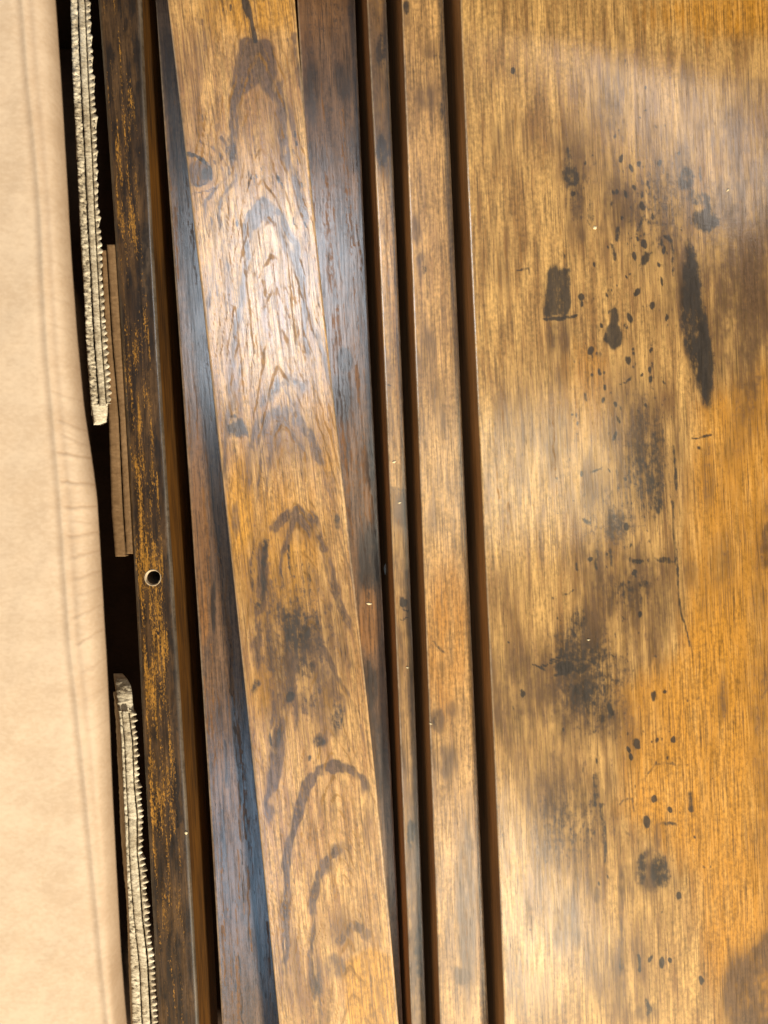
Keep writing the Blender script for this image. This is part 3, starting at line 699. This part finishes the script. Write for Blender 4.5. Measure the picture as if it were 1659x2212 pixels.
# drilled hole: pale chipped rim and a bore going down into the core
def ringmesh(name, prof, mat, parent, cx, cy, nseg=40, jit=0.0):
    rnd = random.Random(3)
    P = np.zeros((nseg+1, len(prof), 3))
    for i in range(nseg+1):
        a = 2*math.pi*(i % nseg)/nseg
        for j, (r, z) in enumerate(prof):
            rr = r*(1+jit*(vnoise(np.array([a*3.0]), np.array([j*.7]))[0] if 0 < j < len(prof)-1 else 0))
            P[i, j] = (cx+rr*math.cos(a), cy+rr*math.sin(a), z)
    return sheet(name, P, mat, parent, smooth=True, flip=False)
hx, hy = wx(HOLE[0], ZA), wy(HOLE[1], ZA); hr = HOLE[2]/W0*(H-ZA)
M_bore = edge_mat('raw_particle_board', srgb(200, 180, 150), srgb(130, 108, 84), .95)
M_bore_shade = edge_mat('bored_core_shaded', srgb(96, 74, 50), srgb(44, 32, 22), .95)  # shade inside the hole put into a darker copy of the raw board
off = Vector(rootA.location)
r1 = ringmesh('hole_rim', [(hr*1.10, ZA+.00008), (hr*1.03, ZA+.00026), (hr*.97, ZA+.0001), (hr*.90, ZA-.0010), (hr*.88, ZA-.0022)], M_bore, rootA, hx, hy, jit=.10)
r1.location = -off
r2 = ringmesh('bore', [(hr*.882, ZA-.0020), (hr*.88, ZA-.010), (hr*.86, ZA-.038), (0.00001, ZA-.038)], M_bore_shade, rootA, hx, hy, jit=.03)
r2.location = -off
r1['label'] = 'pale chipped rim of the drilled hole'

# ------------------------------------------------------------------ carton
FLC = line_fn([(50, 0), (62, 167), (78, 333), (90, 483), (103, 737), (120, 937), (132, 1070), (143, 1237), (153, 1387), (163, 1472), (182, 1657), (204, 1893), (224, 2100), (236, 2212)])   # crease
FLE = line_fn([(97, 0), (110, 200), (123, 433), (142, 700), (158, 870), (176, 990), (187, 1070), (194, 1200), (201, 1300), (208, 1420), (214, 1547), (220, 1700), (230, 1911), (240, 2093), (250, 2212)])
box = thing('cardboard_box', 'tan corrugated carton with a creased left flap folded over its wall', 'box', (0, 0, -.101))
ys = np.arange(Y0, Y1, 3.0)
ZFl = 0.045
c_ = FLC(ys)[:, None]; e_ = np.maximum(FLE(ys), FLC(ys)+14)[:, None]
k = np.ones(9); k /= k.sum()
c_ = np.convolve(np.pad(c_[:, 0], 8, 'edge'), np.ones(17)/17, 'valid')[:, None]
e_ = np.convolve(np.pad(e_[:, 0], 8, 'edge'), np.ones(17)/17, 'valid')[:, None]
left = np.linspace(-420, 0, 120)[None, :-1]
Xl = c_+left
ns = 26
strip = c_+(e_-c_)*np.linspace(0, 1, ns)[None, :]
Xf = np.concatenate([Xl, strip], 1); Yf = np.repeat(ys[:, None], Xf.shape[1], 1)
t = np.clip((Xf-c_)/(e_-c_), 0, 1)
wid = (e_-c_)/W0*(H-ZFl)
Z = np.full_like(Xf, ZFl)
d = (Xf-c_)
Z += .0005*np.exp(-(d/6.0)**2)-.0003*np.exp(-((d+15)/9.0)**2)-.0003*np.exp(-((d-13)/7.0)**2)     # scored crease: ridge between two dips
rollr = .011
Z -= rollr*(1-np.sqrt(np.clip(1-t**4, 0.0, 1)))*1.0
Z += .0008*fbm(Xf/160, Yf/260, 50)+.00004*fbm(Xf/22, Yf/22, 51)
Z += .002*np.clip((-d-30)/400, 0, 1)
wear = np.zeros(Xf.shape+(3,))
wr = np.zeros_like(Xf)
cr = [(790, -4, .3, .0), (845, 14, .5, -.1), (905, 18, .7, 0), (935, 20, .6, .1), (975, 8, 1., -.25), (1038, 5, 1., -.1), (1095, -4, 1., 0), (1125, 2, .5, .2), (1160, -12, .9, 0), (1205, -16, .8, .1), (1250, -14, .8, 0.2),
      (1284, -10, .5, .3), (1334, -22, .8, 0), (1392, -26, .9, .1), (1452, -20, .6, .2), (1510, -16, .4, .2), (700, 8, .4, .2), (640, 6, .4, .2), (560, 6, .3, .3), (1580, -14, .4, .2)]
for (yy, dy, v, t0) in cr:
    yl = yy+dy*np.clip((t-t0)/(1-t0), 0, 1)**1.3+2.0*vnoise(Xf/9, Yf*0+yy, 3)+2*t
    q = np.exp(-((Yf-yl)/2.0)**2)*np.clip((t-t0)/.25, 0, 1)*(d > 0)
    Z -= .00011*v*q; wr = np.maximum(wr, .45*v*q)
    Z += .0001*v*np.exp(-((Yf-yl-7)/5.0)**2)*np.clip((t-t0)/.25, 0, 1)*(d > 0)
wear[..., 0] = np.clip(wr+.22*np.exp(-((d+12)/6.0)**2)+.16*np.exp(-((d-12)/6.0)**2)+.12*(d > 0), 0, 1)
P = np.stack([wx(Xf, ZFl), wy(Yf, ZFl), Z], -1)
# roll over the edge, tuck under and run down as the side wall
last = P[:, -1:]
tail = []
for dx, dz in [(-.0002, -.0012), (-.0016, -.0028), (-.004, -.0045), (-.009, -.0055), (-.020, -.0065), (-.040, -.012), (-.058, -.02), (-.064, -.06), (-.066, -.146)]:
    q = last.copy(); q[..., 0] += dx; q[..., 2] += dz; tail.append(q)
P2 = np.concatenate([P]+tail, 1)
wr2 = np.concatenate([wear, np.repeat(wear[:, -1:], len(tail), 1)*0+[[[.3, 0, 0]]]], 1)
sheet('side_flap', P2, M_kraft, box, {'wear': wr2}, flip=False)
# inside of the carton: floor, and far end wall that stands above the boards
def quadsheet(name, a, b, c, d, n, m, mat, parent, disp=0, thick=.004):
    A, B_, C_, D_ = map(np.array, (a, b, c, d))
    u = np.linspace(0, 1, n)[:, None, None]; v = np.linspace(0, 1, m)[None, :, None]
    P = (A*(1-u)+B_*u)*(1-v)+(D_*(1-u)+C_*u)*v
    nrm = np.cross(B_-A, D_-A); nrm = nrm/np.linalg.norm(nrm)
    if disp:
        P = P+nrm*disp*fbm(P[..., 0]*14+P[..., 2]*9, P[..., 1]*14+P[..., 2]*7, 77)[..., None]
    o = sheet(name, P, mat, parent, {'wear': np.zeros(P.shape)})
    s = o.modifiers.new('thickness', 'SOLIDIFY'); s.thickness = thick; s.offset = 0
    return o
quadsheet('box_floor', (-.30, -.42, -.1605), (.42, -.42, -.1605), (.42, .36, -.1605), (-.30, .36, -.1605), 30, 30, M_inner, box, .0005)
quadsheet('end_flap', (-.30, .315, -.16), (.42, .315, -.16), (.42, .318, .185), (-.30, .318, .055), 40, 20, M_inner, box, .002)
settle(box)

# ------------------------------------------------------------------ torn corrugated pads and brown strips
def ribbon(name, Lf, Rf, y0, y1, z, depth, mat, parent, seed, jx=1.0, jz=.0006, cell=2.0, cols=6, teeth=None, wearv=.3, jl=None, lean=True, pointed=True):
    ys = np.arange(y0, y1+.1, cell); n = len(ys)
    L = Lf(ys); R = Rf(ys)
    jl = jx if jl is None else jl
    L = L+jl*fbm(ys/6, ys*0, seed); R = R+jx*fbm(ys/5, ys*0+4, seed+3)
    if teeth:
        per, amp = teeth
        ph = ys/per+.35*fbm(ys/70, ys*0, seed+5)
        fr = ph-np.floor(ph)
        saw = np.where(fr < .62, fr/.62, (1-fr)/.38) if pointed else np.sin(math.pi*fr)**.7
        am = amp*(.75+.5*vnoise(np.floor(ph)*3.3, ys*0, seed))*np.clip(1+.8*fbm(ys/60, ys*0+9, seed+8), .35, 1.3)
        R = R-amp*.55+am*saw
    s = np.linspace(0, 1, cols)
    X = L[:, None]+(R-L)[:, None]*s[None]
    Y = np.repeat(ys[:, None], cols, 1)
    zt = z if callable(z) else (lambda y: np.full_like(y, z))
    Z = zt(Y)+jz*fbm(X/5, Y/7, seed+11)+jz*.8*fbm(X/2, Y/2.5, seed+12)
    if teeth: Z += .0016*(saw[:, None]-.5)*s[None]
    Z[:, 0] -= .0006; Z[:, -1] -= .0008
    P = np.stack([wx(X, Z), wy(Y, Z), Z], -1)
    for sd in (0, -1):
        e = P[:, sd:sd+1] if sd == 0 else P[:, -1:]
        a = e.copy(); a[..., 2] -= .002; a[..., 0] -= .0011 if sd else .0004; b = a.copy(); b[..., 2] = (zt(Y[:, :1])-depth); b[..., 0] -= (.42 if sd else .36)*depth if lean else .0
        P = np.concatenate([b, a, P], 1) if sd == 0 else np.concatenate([P, a, b], 1)
    wv = np.clip(wearv*(1.2*fbm(P[..., 0]*900, P[..., 1]*700, seed+14)), 0, 1)
    at = np.zeros(P.shape); at[..., 0] = wv
    return sheet(name, P, mat, parent, {'wear': at}, caps=True, flip=False)

PL = line_fn([(152, -190), (152, 0), (157, 167), (166, 333), (172, 467), (180, 600), (186, 735), (193, 820), (198, 895)])
PR = line_fn([(190, -190), (193, 0), (201, 167), (209, 333), (215, 467), (222, 600), (230, 737), (240, 872)])
ZP = -.055
pad = thing('corrugated_pad', 'upper strip of torn corrugated cardboard with serrated white edge', 'cardboard pad', (wx(190, ZP), .1, ZP-.045), 'torn corrugated pads along the carton wall')
fr = lambda a: (lambda y: PL(y)+(PR(y)-PL(y))*a)
ribbon('liner', fr(0), fr(.36), Y0, 876, ZP-.0008, .045, M_torn, pad, 21, jx=2.2, jz=.0010, wearv=.9, jl=1.2)
ribbon('liner', fr(.42), fr(.74), Y0, 878, ZP+.0006, .045, M_torn, pad, 25, jx=1.0, jz=.0004, wearv=.2)
ribbon('fluting', fr(.78), fr(1.0), Y0, 872, ZP+.0002, .045, M_torn, pad, 29, jx=.5, jz=.0005, teeth=(14.5, 7), wearv=.3, jl=.6, pointed=False)
ribbon('folded_end', lambda y: PL(y)+1+(y-876)*.12, lambda y: PL(y)+36-(y-876)*.1, 872, 912, lambda y: ZP-.0010-((np.clip(y-874, 0, 60)/36)**2)*.003, .014, M_torn, pad, 33, jx=.6, jz=.0006, wearv=.5)
settle(pad)

QL = line_fn([(250, 1474), (256, 1530), (262, 1600), (266, 1700), (272, 1838), (278, 1980), (282, 2080), (286, 2212), (294, 2400)])
QR = line_fn([(279, 1474), (289, 1530), (299, 1600), (302, 1690), (311, 1760), (309, 1840), (316, 1890), (322, 1980), (334, 2060), (344, 2212), (356, 2400)])
pad = thing('corrugated_pad', 'lower strip of torn corrugated cardboard with saw tooth edge', 'cardboard pad', (wx(290, ZP), -.2, ZP-.045), 'torn corrugated pads along the carton wall')
fq = lambda a: (lambda y: QL(y)+(QR(y)-QL(y))*a)
def midl(a, b): return lambda y: QL(y)+(QR(y)-QL(y))*np.interp(y, [1530, 1900, 2100, 2300], [a, a, b, b])
ribbon('liner', fq(0), midl(.17, .34), 1536, Y1, ZP-.0004, .045, M_torn, pad, 41, jx=.8, jz=.0006, wearv=.5)
ribbon('liner', midl(.20, .38), midl(.62, .66), 1536, Y1, ZP+.0006, .045, M_torn, pad, 45, jx=.8, jz=.0004, wearv=.3)
ribbon('fluting', midl(.68, .72), fq(1.0), 1534, Y1, ZP-.0002, .045, M_torn, pad, 49, jx=.4, jz=.0005, teeth=(13.0, 9), wearv=.3, jl=.6)
ribbon('folded_end', lambda y: QL(1530)+(y-1536)*.11, lambda y: QR(1530)+(y-1536)*.10-3*np.clip((1490-y)/30, 0, 1)**2*4, 1466, 1540, lambda y: ZP-.0012-((np.clip(1540-y, 0, 90)/74)**3)*.004, .014, M_torn, pad, 53, jx=.6, jz=.0006, wearv=.5)
settle(pad)

S1L = line_fn([(219, 540), (228, 737), (235, 904), (241, 1104), (249, 1200)])
S12 = line_fn([(231, 538), (243, 737), (258, 904), (267, 1104), (273, 1200)])
def strip(label, Lf, Rf, y0, y1, z, seed):
    st = thing('fibreboard_strip', label, 'strip', (wx(255, z), wy(880, z), z-.04), 'brown fibre strips beside the speckled board')
    ribbon('strip_body', Lf, Rf, y0, y1, z, .04, M_fibre, st, seed, jx=.5, jz=.0002, wearv=.35, lean=False)
    settle(st)
strip('outer of two brown fibre strips beside the speckled board', S1L, lambda y: S12(y)-1.5, 540, 1203, ZA-.0030, 61)
strip('inner of two brown fibre strips, touching the speckled board', lambda y: S12(y)+.5, lambda y: AL(y)+1.0, 528, 1197, ZA-.0012, 65)

# ------------------------------------------------------------------ loose flecks
M_fleck = kraft('pale_wood_fleck', srgb(240, 226, 190), srgb(214, 190, 140), srgb(150, 120, 80))
M_smear = kraft('grey_glue', srgb(150, 146, 136), srgb(112, 106, 96), srgb(80, 70, 60))
def fleck(label, px, py, z, ln, wd, ang, mat=M_fleck, name='wood_fleck', cat='fleck', h=.0005, group='pale wood flecks lying on the boards'):
    n = 10; m = 7
    a = math.radians(ang)
    P = np.zeros((m, n, 3))
    x0, y0, z0 = (wx(px, z), wy(py, z), z) if z == ZA else [float(q) for q in onplane(px, py, z)]
    k = (H-z0)/W0
    for i in range(m):
        v = i/(m-1)
        for j in range(n):
            th = 2*math.pi*j/n
            r = math.sin(math.pi*min(max(v, .06), .94))
            lx = (v-.5)*ln; ly = math.cos(th)*wd/2*r*(1+.3*math.sin(5*v+j)); lz = (math.sin(th)*.5+.45)*h*r
            P[i, j] = (x0+k*(lx*math.cos(a)-ly*math.sin(a)), y0+k*(lx*math.sin(a)+ly*math.cos(a)), z0+lz)
    o = sheet(name, P, mat, None, {'wear': np.zeros(P.shape)}, closed=True, caps=True)
    c = Vector(P.reshape(-1, 3).mean(0)); 
    o.data.transform(__import__('mathutils').Matrix.Translation(-c)); o.location = c
    o['label'] = label; o['category'] = cat
    if group: o['group'] = group
fleck('highest pale fleck on the thin olive strip', 851, 998, ZE, 10, 3.5, 20)
fleck('lower pale fleck on the thin olive strip', 863, 1086, ZE, 8, 3, 15)
fleck('bright fleck on the dark board right of the arched plank', 797, 1304, ZD, 13, 4, -5)
fleck('tiny fleck low on the thin olive strip', 880, 1442, ZE, 7, 2.6, -10)
fleck('yellow fleck among the black stains of the widest board', 1285, 492, ZG, 9, 7, 30)
fleck('thin pale fleck near the right edge of the widest board', 1572, 411, ZG, 9, 2.6, 40)
fleck('pale fleck beside the knotty dark stain on the widest board', 1271, 1382, ZG, 7, 2.4, 5)
fleck('round white fleck on the speckled board low down', 402, 1799, ZA, 7, 6, 0)
fleck('thin fleck at the left edge of the pale tan strip', 930, 1563, ZF, 8, 2.4, -20)
fleck('elongated grey glue smear in the groove beside the thin strip', 834, 1226, ZE-.034, 32, 9, 84, M_smear, 'glue_smear', 'glue smear', .0012, None)
